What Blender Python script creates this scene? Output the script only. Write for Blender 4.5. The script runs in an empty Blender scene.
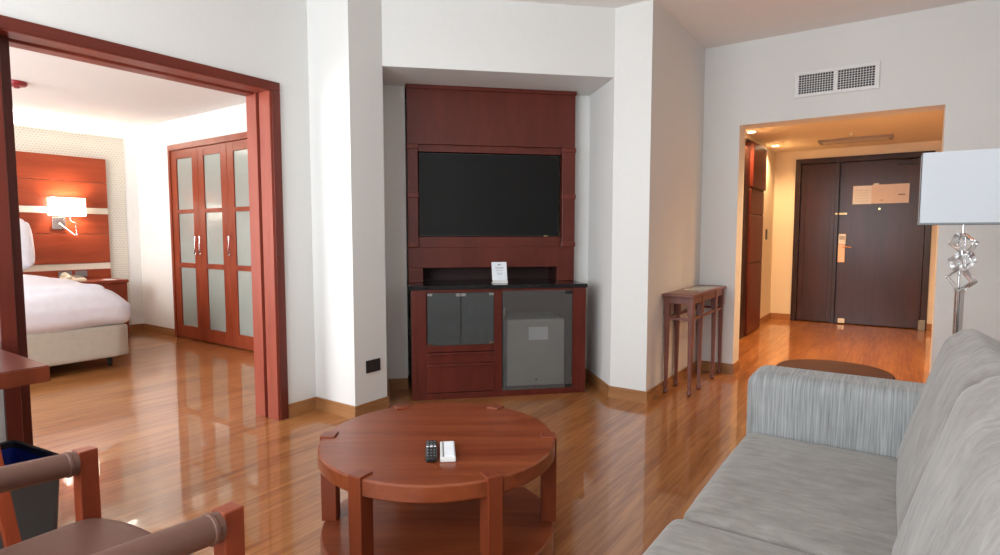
import bpy, bmesh, math, random
from mathutils import Vector, Matrix
R = math.radians
random.seed(7)
S = bpy.context.scene
COL = S.collection

# ------------------------------------------------------------------ camera
cam_d = bpy.data.cameras.new('camera'); cam = bpy.data.objects.new('camera', cam_d); COL.objects.link(cam)
cam_d.sensor_width = 36.0; cam_d.lens = 577.0 / 1000.0 * 36.0; cam_d.clip_start = 0.03
YAW, PITCH = R(34.7), R(4.2)
fw = Vector((-math.sin(YAW)*math.cos(PITCH), math.cos(YAW)*math.cos(PITCH), -math.sin(PITCH)))
rt = Vector((math.cos(YAW), math.sin(YAW), 0)); up = rt.cross(fw)
cam.matrix_world = Matrix(((rt.x, up.x, -fw.x, 0), (rt.y, up.y, -fw.y, 0), (rt.z, up.z, -fw.z, 1.2), (0, 0, 0, 1)))
S.camera = cam

# ------------------------------------------------------------------ colour management, world, daylight
S.view_settings.view_transform = 'Standard'; S.view_settings.look = 'None'
S.view_settings.gamma = 1.0; S.view_settings.use_curve_mapping = False
S.view_settings.exposure = 0.10
w = bpy.data.worlds.new('sky'); S.world = w; w.use_nodes = True
w.node_tree.nodes['Background'].inputs[0].default_value = (0.75, 0.87, 1.0, 1)
w.node_tree.nodes['Background'].inputs[1].default_value = 1.6

def area(name, loc, direction, sx, sy, power, color):
    l = bpy.data.lights.new(name, 'AREA'); l.shape = 'RECTANGLE'; l.size = sx; l.size_y = sy
    l.energy = power; l.color = color
    o = bpy.data.objects.new(name, l); COL.objects.link(o); o.location = loc
    o.rotation_euler = Vector(direction).to_track_quat('-Z', 'Y').to_euler()
    return o
# daylight entering by the windows in the back wall (behind the camera) and in the bedroom
area('daylight_living', (-1.5, -1.57, 1.6), (0, 1, 0.26), 3.0, 2.0, 158, (0.90, 0.96, 1.0))
area('daylight_bedroom', (-5.6, -1.57, 1.5), (-0.25, 1, 0.0), 3.0, 2.0, 210, (0.97, 0.98, 1.0))

# ------------------------------------------------------------------ materials
MATS = {}
def new_mat(name):
    m = bpy.data.materials.new(name); m.use_nodes = True
    nt = m.node_tree; b = nt.nodes['Principled BSDF']
    MATS[name] = m
    return m, nt, b
def lnk(nt, a, b): nt.links.new(a, b)
def coords(nt, scale=(1, 1, 1), rot=(0, 0, 0)):
    tc = nt.nodes.new('ShaderNodeTexCoord'); mp = nt.nodes.new('ShaderNodeMapping')
    mp.inputs['Scale'].default_value = scale; mp.inputs['Rotation'].default_value = rot
    lnk(nt, tc.outputs['Object'], mp.inputs['Vector'])
    return mp.outputs['Vector']
def ramp(nt, fac, stops):
    r = nt.nodes.new('ShaderNodeValToRGB'); e = r.color_ramp.elements
    while len(e) < len(stops): e.new(0.5)
    for i, (p, c) in enumerate(stops):
        e[i].position = p; e[i].color = (*c, 1)
    lnk(nt, fac, r.inputs['Fac']); return r.outputs['Color']
def noise(nt, vec, scale, detail=4, rough=0.55, dist=0.0):
    n = nt.nodes.new('ShaderNodeTexNoise'); n.inputs['Scale'].default_value = scale
    n.inputs['Detail'].default_value = detail; n.inputs['Roughness'].default_value = rough
    n.inputs['Distortion'].default_value = dist; lnk(nt, vec, n.inputs['Vector'])
    return n.outputs['Fac']
def bump(nt, b, h, strength, dist=0.01):
    n = nt.nodes.new('ShaderNodeBump'); n.inputs['Strength'].default_value = strength
    n.inputs['Distance'].default_value = dist
    lnk(nt, h, n.inputs['Height']); lnk(nt, n.outputs['Normal'], b.inputs['Normal'])
def wood(name, dark, light, stretch=(1, 1, 8), rough=0.32, scale=6.0, coat=0.06, spec=0.35):
    m, nt, b = new_mat(name)
    v = coords(nt, (8.0/stretch[0], 8.0/stretch[1], 8.0/stretch[2]))
    f = noise(nt, v, scale*0.25, 6, 0.62, 0.6)
    c = ramp(nt, f, [(0.3, dark), (0.72, light)])
    lnk(nt, c, b.inputs['Base Color']); b.inputs['Roughness'].default_value = rough
    b.inputs['Coat Weight'].default_value = coat; b.inputs['Coat Roughness'].default_value = 0.2; b.inputs['Specular IOR Level'].default_value = spec
    return m
def plain(name, color, rough=0.5, metal=0.0, noise_amt=0.04, nscale=30, bump_s=0.0, **kw):
    m, nt, b = new_mat(name)
    v = coords(nt); f = noise(nt, v, nscale, 3)
    d = tuple(max(0, x*(1-noise_amt)) for x in color); l = tuple(min(1, x*(1+noise_amt)) for x in color)
    lnk(nt, ramp(nt, f, [(0.3, d), (0.7, l)]), b.inputs['Base Color'])
    b.inputs['Roughness'].default_value = rough; b.inputs['Metallic'].default_value = metal
    if bump_s: bump(nt, b, f, bump_s, 0.002)
    for k, val in kw.items(): b.inputs[k].default_value = val
    return m
def emit(name, color, strength, base=(0.9, 0.9, 0.9)):
    m = plain(name, base, 0.6)
    b = m.node_tree.nodes['Principled BSDF']
    b.inputs['Emission Color'].default_value = (*color, 1); b.inputs['Emission Strength'].default_value = strength
    return m
paint = plain('wall_paint', (0.74, 0.735, 0.715), 0.75, nscale=60, noise_amt=0.012, bump_s=0.03)
paint_c = plain('ceiling_paint', (0.86, 0.83, 0.805), 0.85, nscale=40, noise_amt=0.012)
paint_w = plain('bedroom_paint', (0.82, 0.81, 0.785), 0.8, nscale=40, noise_amt=0.012)
paint_h = plain('hall_paint', (0.80, 0.71, 0.57), 0.75, nscale=40, noise_amt=0.012)
white_m = plain('white_enamel', (0.78, 0.78, 0.77), 0.4)
cherry = wood('cherry_wood', (0.082, 0.012, 0.007), (0.135, 0.022, 0.012), (1, 1, 7), 0.38)
cherry_b = wood('cherry_trim', (0.105, 0.017, 0.010), (0.16, 0.028, 0.016), (1, 1, 9), 0.3)
cherry_h = wood('cherry_trim_level', (0.105, 0.017, 0.010), (0.16, 0.028, 0.016), (1, 9, 1), 0.3)
jamb_w = wood('jamb_wood', (0.24, 0.045, 0.027), (0.34, 0.075, 0.045), (1, 1, 9), 0.35)
table_w = wood('table_wood', (0.15, 0.026, 0.008), (0.30, 0.078, 0.028), (9, 0.8, 1), 0.30)
table_l = wood('table_leg_wood', (0.16, 0.030, 0.010), (0.25, 0.055, 0.02), (1, 1, 7), 0.35)
chair_w = wood('chair_wood', (0.20, 0.034, 0.013), (0.31, 0.062, 0.025), (1, 1, 6), 0.35)
closet_w = wood('wardrobe_wood', (0.20, 0.032, 0.012), (0.30, 0.058, 0.024), (1, 1, 8), 0.35)
head_w = wood('headboard_wood', (0.24, 0.038, 0.012), (0.35, 0.065, 0.024), (1, 8, 1), 0.35)
door_w = wood('dark_door_wood', (0.032, 0.010, 0.010), (0.058, 0.020, 0.019), (1, 1, 9), 0.28)
frame_w = wood('dark_door_frame', (0.022, 0.009, 0.009), (0.038, 0.015, 0.013), (1, 1, 9), 0.28)
rose_w = wood('rosewood', (0.15, 0.052, 0.04), (0.23, 0.088, 0.068), (1, 1, 5), 0.35)
base_w = wood('skirting_wood', (0.30, 0.13, 0.045), (0.40, 0.19, 0.075), (6, 6, 1), 0.35)
granite = plain('black_granite', (0.012, 0.012, 0.014), 0.12, nscale=200, noise_amt=0.5)
black = plain('black_plastic', (0.012, 0.012, 0.013), 0.35)
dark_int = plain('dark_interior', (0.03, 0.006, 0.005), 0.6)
screen = plain('screen_glass', (0.007, 0.007, 0.007), 0.10, **{'Specular IOR Level': 0.18})
chrome = plain('chrome', (0.75, 0.75, 0.76), 0.15, 1.0)
brass = plain('brass', (0.80, 0.62, 0.30), 0.3, 1.0)
copper = plain('copper', (0.72, 0.36, 0.18), 0.35, 0.6)
grey_p = plain('grey_plastic', (0.20, 0.205, 0.21), 0.45)
fridge_m = plain('fridge_grey', (0.46, 0.46, 0.445), 0.5)
paper = plain('paper', (0.86, 0.90, 0.95), 0.7)
paper_b = plain('beige_paper', (0.78, 0.70, 0.66), 0.7)
ink = plain('grey_ink', (0.42, 0.42, 0.43), 0.7)
ink_d = plain('dark_ink', (0.15, 0.12, 0.11), 0.7)
shade_m = plain('lamp_shade_fabric', (0.62, 0.65, 0.69), 0.8, nscale=300, bump_s=0.1)
linen = plain('white_linen', (0.74, 0.73, 0.79), 0.8, nscale=14, bump_s=0.25)
skirt_m = plain('bed_skirt_fabric', (0.47, 0.42, 0.35), 0.85, nscale=20, bump_s=0.1)
phone_m = plain('beige_phone_plastic', (0.75, 0.66, 0.50), 0.4)
red_m = plain('dark_red_enamel', (0.22, 0.008, 0.015), 0.4)
blue_m = plain('blue_liner', (0.014, 0.035, 0.30), 0.4)
marble = plain('marble', (0.42, 0.42, 0.38), 0.2, nscale=18, noise_amt=0.5)
warm_strip = plain('cream_laminate', (0.78, 0.72, 0.60), 0.5)
leather = plain('taupe_leather', (0.155, 0.072, 0.052), 0.5, nscale=120, bump_s=0.15)
notch_m = plain('black_reveal', (0.02, 0.008, 0.006), 0.5)

def floor_mat():
    m, nt, b = new_mat('floor_laminate')
    v = coords(nt, (1, 1, 1), (0, 0, R(90)))
    br = nt.nodes.new('ShaderNodeTexBrick'); lnk(nt, v, br.inputs['Vector'])
    br.inputs['Scale'].default_value = 1.0; br.inputs['Brick Width'].default_value = 1.25; br.inputs['Row Height'].default_value = 0.125
    br.inputs['Mortar Size'].default_value = 0.0012; br.inputs['Mortar Smooth'].default_value = 0.4; br.inputs['Bias'].default_value = 0.0
    br.inputs['Color1'].default_value = (0.30, 0.30, 0.30, 1); br.inputs['Color2'].default_value = (0.75, 0.75, 0.75, 1)
    br.inputs['Mortar'].default_value = (0.1, 0.1, 0.1, 1)
    v2 = coords(nt, (9, 0.7, 1)); f = noise(nt, v2, 1.6, 8, 0.66, 1.2)
    v3 = coords(nt, (40, 1.6, 1)); g = noise(nt, v3, 1.4, 4, 0.6)
    mx = nt.nodes.new('ShaderNodeMix'); mx.data_type = 'FLOAT'; mx.inputs[0].default_value = 0.45
    lnk(nt, f, mx.inputs[2]); lnk(nt, g, mx.inputs[3])
    ad = nt.nodes.new('ShaderNodeMath'); ad.operation = 'MULTIPLY_ADD'; ad.inputs[1].default_value = 0.22
    lnk(nt, br.outputs['Color'], ad.inputs[0]); lnk(nt, mx.outputs[0], ad.inputs[2])
    c = ramp(nt, ad.outputs[0], [(0.38, (0.135, 0.038, 0.009)), (0.55, (0.30, 0.104, 0.026)), (0.74, (0.47, 0.200, 0.062))])
    lnk(nt, c, b.inputs['Base Color']); b.inputs['Roughness'].default_value = 0.3
    b.inputs['Specular IOR Level'].default_value = 0.3
    b.inputs['Coat Weight'].default_value = 0.85; b.inputs['Coat Roughness'].default_value = 0.035
    bump(nt, b, br.outputs['Fac'], 0.15, -0.001)
    return m
floor_m = floor_mat()

def fabric(name, dark, light, ribs):
    m, nt, b = new_mat(name)
    if ribs == 'arm':
        v = coords(nt, (190, 8, 5)); f = noise(nt, v, 1.0, 3, 0.6)
    elif ribs == 'seat':
        v = coords(nt, (9, 34, 20)); f = noise(nt, v, 1.0, 6, 0.7, 0.8)
    else:
        v = coords(nt, (22, 30, 7)); f = noise(nt, v, 1.0, 6, 0.7, 0.8)
    wear = noise(nt, coords(nt, (1, 1, 1)), 4.5, 4, 0.6, 0.8)
    mw = nt.nodes.new('ShaderNodeMix'); mw.data_type = 'FLOAT'; mw.inputs[0].default_value = 0.15 if ribs == 'arm' else 0.42
    lnk(nt, f, mw.inputs[2]); lnk(nt, wear, mw.inputs[3])
    lnk(nt, ramp(nt, mw.outputs[0], [(0.34, dark), (0.66, light)]), b.inputs['Base Color'])
    b.inputs['Roughness'].default_value = 0.85; b.inputs['Sheen Weight'].default_value = 0.25
    g = noise(nt, coords(nt, (1, 1, 1)), 350, 2)
    mx = nt.nodes.new('ShaderNodeMix'); mx.data_type = 'FLOAT'; mx.inputs[0].default_value = 0.4
    lnk(nt, f, mx.inputs[2]); lnk(nt, g, mx.inputs[3]); bump(nt, b, mx.outputs[0], 0.35, 0.004)
    return m
fab_arm = fabric('sofa_ribbed_fabric', (0.185, 0.19, 0.19), (0.38, 0.39, 0.39), 'arm')
fab_seat = fabric('sofa_seat_fabric', (0.175, 0.16, 0.142), (0.34, 0.318, 0.290), 'seat')
fab_back = fabric('sofa_back_fabric', (0.15, 0.135, 0.120), (0.35, 0.325, 0.298), 'back')

def glass(name, color, rough, alpha_mix, spec=0.5):
    # glass pane: part diffuse frosting, part see-through, with a glossy face
    m, nt, b = new_mat(name)
    b.inputs['Base Color'].default_value = (*color, 1); b.inputs['Roughness'].default_value = rough
    b.inputs['Specular IOR Level'].default_value = spec
    tr = nt.nodes.new('ShaderNodeBsdfTransparent'); tr.inputs[0].default_value = (0.9, 0.9, 0.89, 1)
    mx = nt.nodes.new('ShaderNodeMixShader')
    f = noise(nt, coords(nt), 6, 2)
    mr = nt.nodes.new('ShaderNodeMapRange'); mr.inputs['To Min'].default_value = alpha_mix-0.03; mr.inputs['To Max'].default_value = alpha_mix+0.03
    lnk(nt, f, mr.inputs['Value']); lnk(nt, mr.outputs[0], mx.inputs[0])
    lnk(nt, b.outputs[0], mx.inputs[1]); lnk(nt, tr.outputs[0], mx.inputs[2])
    lnk(nt, mx.outputs[0], nt.nodes['Material Output'].inputs[0])
    return m
frost = glass('frosted_glass', (0.34, 0.37, 0.335), 0.12, 0.05, 0.6)
smoked = glass('smoked_glass', (0.10, 0.11, 0.11), 0.15, 0.42, 0.6)
clear_g = glass('clear_door_glass', (0.20, 0.20, 0.195), 0.06, 0.74, 0.5)
crystal, _nt, _b = new_mat('crystal')
_b.inputs['Base Color'].default_value = (0.96, 0.97, 0.98, 1); _b.inputs['Roughness'].default_value = 0.02
_b.inputs['Transmission Weight'].default_value = 0.9; _b.inputs['IOR'].default_value = 1.5
lnk(_nt, ramp(_nt, noise(_nt, coords(_nt), 20), [(0, (0.93, 0.95, 0.96)), (1, (1, 1, 1))]), _b.inputs['Base Color'])
win_glass = glass('window_glass', (0.8, 0.85, 0.9), 0.02, 0.92)

def wallpaper_mat():
    m, nt, b = new_mat('patterned_wallpaper')
    v = coords(nt, (1, 1, 1), (0, R(90), 0))
    tc = nt.nodes.new('ShaderNodeTexCoord'); sp = nt.nodes.new('ShaderNodeSeparateXYZ'); lnk(nt, tc.outputs['Object'], sp.inputs[0])
    cb = nt.nodes.new('ShaderNodeCombineXYZ'); lnk(nt, sp.outputs['Y'], cb.inputs[0]); lnk(nt, sp.outputs['Z'], cb.inputs[1])
    br = nt.nodes.new('ShaderNodeTexBrick'); lnk(nt, cb.outputs[0], br.inputs['Vector'])
    br.inputs['Scale'].default_value = 1; br.inputs['Brick Width'].default_value = 0.034; br.inputs['Row Height'].default_value = 0.026
    br.inputs['Mortar Size'].default_value = 0.007; br.inputs['Color1'].default_value = (0.56, 0.53, 0.45, 1); br.inputs['Color2'].default_value = (0.50, 0.47, 0.40, 1)
    br.inputs['Mortar'].default_value = (0.68, 0.65, 0.57, 1)
    lnk(nt, br.outputs['Color'], b.inputs['Base Color']); b.inputs['Roughness'].default_value = 0.7
    return m
wallpaper = wallpaper_mat()

# ------------------------------------------------------------------ mesh building
class MB:
    def __init__(s): s.bm = bmesh.new()
    def _put(s, vs, fs):
        v = [s.bm.verts.new(p) for p in vs]
        for f in fs:
            try: s.bm.faces.new([v[i] for i in f])
            except ValueError: pass
        return v
    def box(s, x0, x1, y0, y1, z0, z1):
        x0, x1 = min(x0, x1), max(x0, x1); y0, y1 = min(y0, y1), max(y0, y1); z0, z1 = min(z0, z1), max(z0, z1)
        s._put([(x0,y0,z0),(x1,y0,z0),(x1,y1,z0),(x0,y1,z0),(x0,y0,z1),(x1,y0,z1),(x1,y1,z1),(x0,y1,z1)],
               [(3,2,1,0),(4,5,6,7),(0,1,5,4),(1,2,6,5),(2,3,7,6),(3,0,4,7)]); return s
    def hexa(s, bot, top):
        s._put(list(bot)+list(top), [(3,2,1,0),(4,5,6,7),(0,1,5,4),(1,2,6,5),(2,3,7,6),(3,0,4,7)]); return s
    def prism(s, pts, z0, z1):
        n = len(pts)
        s._put([(x,y,z0) for x,y in pts]+[(x,y,z1) for x,y in pts],
               [tuple(range(n))[::-1], tuple(range(n,2*n))]+[(i,(i+1)%n,n+(i+1)%n,n+i) for i in range(n)]); return s
    def lathe(s, prof, c=(0,0,0), n=40, axis='z', caps=True):
        rings = []
        for r, h in prof:
            ring = []
            for k in range(n):
                a = 2*math.pi*k/n; p = (r*math.cos(a), r*math.sin(a), h)
                if axis == 'x': p = (h, p[0], p[1])
                if axis == 'y': p = (p[0], h, p[1])
                ring.append(s.bm.verts.new((p[0]+c[0], p[1]+c[1], p[2]+c[2])))
            rings.append(ring)
        for a, b in zip(rings, rings[1:]):
            for k in range(n): s.bm.faces.new((a[k], a[(k+1)%n], b[(k+1)%n], b[k]))
        if caps: s.bm.faces.new(rings[0][::-1]); s.bm.faces.new(rings[-1])
        return s
    def cyl(s, r, z0, z1, c=(0,0,0), n=24, axis='z'): return s.lathe([(r,z0),(r,z1)], c, n, axis)
    def tube(s, pts, r, n=12, r2=None):
        pts = [Vector(p) for p in pts]; rings = []
        ref = Vector((0,0,1))
        for i, p in enumerate(pts):
            t = (pts[min(i+1,len(pts)-1)]-pts[max(i-1,0)]).normalized()
            u = t.cross(ref)
            if u.length < 1e-3: u = t.cross(Vector((1,0,0)))
            u.normalize(); v = t.cross(u)
            rr = r if r2 is None else r+(r2-r)*i/(len(pts)-1)
            rings.append([s.bm.verts.new(p+(u*math.cos(2*math.pi*k/n)+v*math.sin(2*math.pi*k/n))*rr) for k in range(n)])
        for a, b in zip(rings, rings[1:]):
            for k in range(n): s.bm.faces.new((a[k], a[(k+1)%n], b[(k+1)%n], b[k]))
        s.bm.faces.new(rings[0][::-1]); s.bm.faces.new(rings[-1]); return s
    def soft(s, x0, x1, y0, y1, z0, z1, r=0.05, bx=0.0, by=0.0, bz=0.0, n=14, fn=None):
        # upholstered block: rounded edges, crowned faces; fn(p, u) can bend it
        c = Vector(((x0+x1)/2,(y0+y1)/2,(z0+z1)/2)); h = Vector(((x1-x0)/2,(y1-y0)/2,(z1-z0)/2))
        r = min(r, min(h)); inner = h-Vector((r,r,r)); bul = Vector((bx,by,bz)); cache = {}
        def vert(i, j, k):
            key = (i,j,k)
            if key in cache: return cache[key]
            u = Vector(tuple(math.sin((2*q/n-1)*math.pi/2)*0.55+(2*q/n-1)*0.45 for q in key))
            p = Vector((u.x*h.x, u.y*h.y, u.z*h.z))
            q = Vector(tuple(max(-inner[a], min(inner[a], p[a])) for a in range(3)))
            d = p-q
            if d.length > 1e-9: p = q+d.normalized()*r
            wgt = ((1-u.y**2)*(1-u.z**2), (1-u.x**2)*(1-u.z**2), (1-u.x**2)*(1-u.y**2))
            for a in range(3): p[a] += bul[a]*wgt[a]*(1 if u[a] > 0 else -1)*min(1, abs(u[a])*1.0)
            if fn: p = fn(p, u)
            cache[key] = s.bm.verts.new(p+c); return cache[key]
        for a in range(3):
            for side in (0, n):
                for i in range(n):
                    for j in range(n):
                        q = []
                        for di, dj in ((0,0),(1,0),(1,1),(0,1)):
                            k = [0,0,0]; k[a] = side; k[(a+1)%3] = i+di; k[(a+2)%3] = j+dj; q.append(vert(*k))
                        if side == 0: q = q[::-1]
                        s.bm.faces.new(q)
        return s
    def build(s, name, mat, parent=None, bevel=0.0, smooth=False, loc=None):
        bmesh.ops.recalc_face_normals(s.bm, faces=s.bm.faces)
        me = bpy.data.meshes.new(name); s.bm.to_mesh(me); s.bm.free()
        if isinstance(mat, (list, tuple)):
            for q in mat: me.materials.append(q)
        else: me.materials.append(mat)
        if smooth:
            for p in me.polygons: p.use_smooth = True
            if smooth == 'auto':
                me.set_sharp_from_angle(angle=R(35))
        o = bpy.data.objects.new(name, me); COL.objects.link(o)
        if parent: o.parent = parent
        if loc: o.location = loc
        if bevel:
            b = o.modifiers.new('bevel', 'BEVEL'); b.width = bevel; b.segments = 2; b.limit_method = 'ANGLE'; b.angle_limit = R(40)
        return o
def tag(o, label, cat, group=None, kind=None):
    o['label'] = label; o['category'] = cat
    if group: o['group'] = group
    if kind: o['kind'] = kind
    return o
def thing(name, label, cat, loc=(0,0,0), rz=0, group=None, kind=None):
    o = bpy.data.objects.new(name, None); COL.objects.link(o); o.location = loc; o.rotation_euler = (0,0,rz)
    o.empty_display_size = 0.1
    return tag(o, label, cat, group, kind)
def struct(name, mb, mat, label, cat, bevel=0.0):
    return tag(mb.build(name, mat, bevel=bevel), label, cat, kind='structure')
K = math.sqrt(0.5)
def W(s, r): return (-2.87+s*K-r*K, 3.01+s*K+r*K)      # niche frame: s along the media wall, r into it

# ------------------------------------------------------------------ the shell
WL, COLX, WE, HB = -3.28, -2.88, 5.2, 9.0
CZ, SZ, HZ, BZ = 2.80, 2.322, 2.36, 2.515
struct('floor', MB().box(-8.3, 1.3, -1.8, 9.3, -0.06, 0), floor_m, 'glossy orange-brown wood plank floor through all rooms', 'floor')
struct('ceiling', MB().box(-3.5, 1.25, -1.8, WE+0.2, CZ, CZ+0.1), paint_c, 'plain off-white living room ceiling', 'ceiling')
struct('ceiling_hall', MB().box(-2.4, 1.25, WE+0.21, HB+0.3, HZ, HZ+0.1), paint_h, 'warm-lit low ceiling of the entrance hall', 'ceiling')
struct('ceiling_bedroom', MB().box(-8.1, -3.51, -1.8, 4.1, BZ, BZ+0.1), paint_w, 'white bedroom ceiling seen through the wide opening', 'ceiling')
# wall with the wide opening to the bedroom (hollow where the sliding leaf runs)
m = MB()
m.box(WL, -3.355, -1.8, 0.85, 0, CZ); m.box(-3.425, -3.5, -1.8, 0.85, 0, CZ)
m.box(WL, -3.5, 0.85, 2.235, 2.13, CZ); m.box(WL, -3.5, 2.235, 2.50, 0, CZ)
struct('wall_left', m, paint, 'white wall around the wide wooden opening to the bedroom', 'wall')
m = MB()
m.prism([(-3.5, 2.50), (COLX, 2.50), (COLX, 2.785), W(-0.17, 0.34), W(-0.17, 0.9), (-3.5, 3.6)][:4]+[W(-0.19, 0.8), (-3.5, 3.3)], 0, CZ)
struct('wall_column_left', m, paint, 'white wall column left of the television niche, with a black socket', 'wall')
m = MB(); m.prism([(-1.725, 3.925), (-1.45, 3.925), (-1.45, WE+0.2), (-2.3, WE+0.2), W(1.47, 0.8)], 0, CZ)
struct('wall_column_right', m, paint, 'white wall column right of the television niche, behind the narrow console table', 'wall')
m = MB(); m.prism([(COLX, 2.785), (-1.725, 3.925), W(1.47, 0.8), W(-0.17, 0.8)], SZ, CZ)
struct('wall_niche_soffit', m, paint, 'white dropped soffit over the television niche', 'wall')
m = MB()
m.prism([W(-0.2, 0.34), W(-0.012, 0.34), W(-0.012, 0.78), W(-0.2, 0.78)], 0, SZ)
m.prism([W(1.335, 0.39), W(1.49, 0.39), W(1.49, 0.78), W(1.335, 0.78)], 0, SZ)
m.prism([W(-0.25, 0.78), W(1.55, 0.78), W(1.55, 0.86), W(-0.25, 0.86)], 0, CZ)
struct('wall_niche_back', m, paint, 'white back wall of the television niche', 'wall')
m = MB()
m.box(-1.45, -1.15, WE, WE+0.22, 0, CZ); m.box(-1.15, 0.223, WE, WE+0.22, 2.12, CZ); m.box(0.223, 1.25, WE, WE+0.22, 0, CZ)
struct('wall_back', m, paint, 'white wall with the opening to the entrance hall and a ceiling-high vent grille', 'wall')
struct('wall_right', MB().box(1.1, 1.25, -1.8, WE, 0, CZ), paint, 'white side wall behind the sofa', 'wall')
m = MB(); wy0, wy1 = -1.75, -1.62
m.box(-3.28, 1.1, wy0, wy1, 0, 0.55); m.box(-3.28, 1.1, wy0, wy1, 2.62, CZ); m.box(-3.28, -3.05, wy0, wy1, 0.55, 2.62); m.box(0.05, 1.1, wy0, wy1, 0.55, 2.62)
struct('wall_front', m, paint, 'white window wall behind the viewer', 'wall')
w1 = thing('window_1', 'wide living room window behind the viewer', 'window', (-1.5, -1.68, 0.55), 0, kind='structure')
m = MB()
for x in (-1.55, -0.53, 0.48, 1.5): m.box(x-0.025, x+0.025, -0.03, 0.03, 0, 2.07)
m.box(-1.55, 1.55, -0.03, 0.03, 0, 0.05); m.box(-1.55, 1.55, -0.03, 0.03, 2.02, 2.07); m.build('window_frame', white_m, w1)
MB().box(-1.5, 1.5, -0.004, 0.004, 0.05, 2.02).build('pane', win_glass, w1)
# bedroom shell
struct('wall_bedroom_head', MB().box(-7.95, -7.83, -1.8, 3.5, 0, BZ), paint_w, 'white bedroom wall behind the headboard', 'wall')
m = MB(); m.box(-7.83, -7.01, 3.39, 3.5, 0, BZ); m.box(-7.01, -3.9, 3.39, 3.5, 2.231, BZ)
m.box(-7.83, -3.6, 4.02, 4.1, 0, BZ); m.box(-4.62, -3.9, 3.39, 3.5, 0, 2.22)
struct('wall_bedroom_wardrobe', m, paint_w, 'white bedroom wall around the wooden wardrobe doors', 'wall')
m = MB(); m.box(-7.83, -3.5, wy0, wy1, 0, 0.5); m.box(-7.83, -3.5, wy0, wy1, 2.5, BZ); m.box(-7.83, -7.12, wy0, wy1, 0.5, 2.5); m.box(-4.08, -3.5, wy0, wy1, 0.5, 2.5)
struct('wall_bedroom_window', m, paint_w, 'white bedroom window wall out of sight to the left', 'wall')
w2 = thing('window_2', 'wide bedroom window out of sight to the left', 'window', (-5.6, -1.68, 0.5), 0, kind='structure')
m = MB()
for x in (-1.5, -0.5, 0.5, 1.5): m.box(x-0.025, x+0.025, -0.03, 0.03, 0, 2.0)
m.box(-1.52, 1.52, -0.03, 0.03, 0, 0.05); m.box(-1.52, 1.52, -0.03, 0.03, 1.95, 2.0); m.build('window_frame', white_m, w2)
MB().box(-1.48, 1.48, -0.004, 0.004, 0.05, 1.95).build('pane', win_glass, w2)
struct('wall_wallpaper', MB().box(-7.83, -7.822, 0.2, 3.24, 0.0, 2.385), wallpaper, 'beige patterned wallpaper panel behind the headboard', 'wall')
# hall shell
m = MB(); m.box(-2.3, -1.50, HB, HB+0.2, 0, HZ); m.box(-1.50, -1.235, HB, HB+0.2, 0, HZ); m.box(0.315, 0.62, HB, HB+0.2, 0, HZ); m.box(-1.235, 0.315, HB, HB+0.2, 2.245, HZ)
m.box(-1.4, 0.5, HB+0.14, HB+0.2, -0.05, HZ)  # unseen slab added behind the door to block sky light leaking under it
struct('wall_hall_back', m, paint_h, 'warm cream hall wall around the dark entrance door, with an added light-blocking slab behind it', 'wall')
m = MB(); m.box(-1.62, -1.5, 8.06, HB, 0, HZ); m.box(-1.62, -1.5, WE+0.22, 7.0, 0, HZ); m.box(-1.62, -1.5, 7.0, 8.06, 2.315, HZ)
m.box(-2.3, -2.2, 6.8, 8.3, 0, HZ); m.box(-2.2, -1.62, 6.8, 6.9, 0, HZ); m.box(-2.2, -1.62, 8.16, 8.26, 0, HZ)
struct('wall_hall_left', m, paint_h, 'warm cream hall wall beside the dark wooden closet', 'wall')
struct('wall_hall_right', MB().box(0.55, 0.67, WE+0.22, HB, 0, HZ), paint_h, 'warm cream hall wall right of the entrance door', 'wall')

# skirting boards: profile with a groove, following a floor path
def skirting(name, path, label, side=1):
    m = MB(); t0, t1 = 0.014, 0.008
    for (t, z0, z1) in ((t0, 0.0, 0.062), (t1, 0.062, 0.072), (0.011, 0.072, 0.086)):
        n = len(path); off = []
        for i, p in enumerate(path):
            d = []
            if i > 0: d.append((Vector(p)-Vector(path[i-1])).normalized())
            if i < n-1: d.append((Vector(path[i+1])-Vector(p)).normalized())
            ns = [Vector((q.y, -q.x))*side for q in d]
            if len(ns) == 1: o = ns[0]
            else:
                o = (ns[0]+ns[1]); o = o/(1+ns[0].dot(ns[1]))
            off.append(Vector(p)+o*t)
        for i in range(n-1):
            a, b, c, d_ = path[i], path[i+1], off[i+1], off[i]
            m.prism([tuple(a), tuple(b), tuple(c), tuple(d_)], z0, z1)
    struct(name, m, base_w, label, 'baseboard')
skirting('baseboard_left', [(WL, 2.268), (WL, 2.50), (COLX, 2.50), (COLX, 2.785), W(-0.17, 0.34), W(-0.012, 0.34)], 'wood skirting board around the left white column', 1)
skirting('baseboard_right', [W(1.335, 0.39), W(1.468, 0.39), (-1.725, 3.925), (-1.45, 3.925), (-1.45, WE), (-1.15, WE), (-1.15, WE+0.22)], 'wood skirting board around the right white column and behind the console table', 1)
skirting('baseboard_back', [(0.223, WE+0.22), (0.223, WE), (1.1, WE)], 'wood skirting board behind the sofa and floor lamp', 1)
skirting('baseboard_hall', [(-1.5, 8.06), (-1.5, HB), (-1.235, HB)], 'wood skirting board in the hall corner by the entrance door', 1)
skirting('baseboard_hall_right', [(0.315, HB), (0.55, HB)], 'short wood skirting board right of the entrance door', 1)
skirting('baseboard_bedroom', [(-7.83, 3.05), (-7.83, 3.39), (-7.035, 3.39)], 'wood skirting board in the bright bedroom corner', 1)

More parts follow.
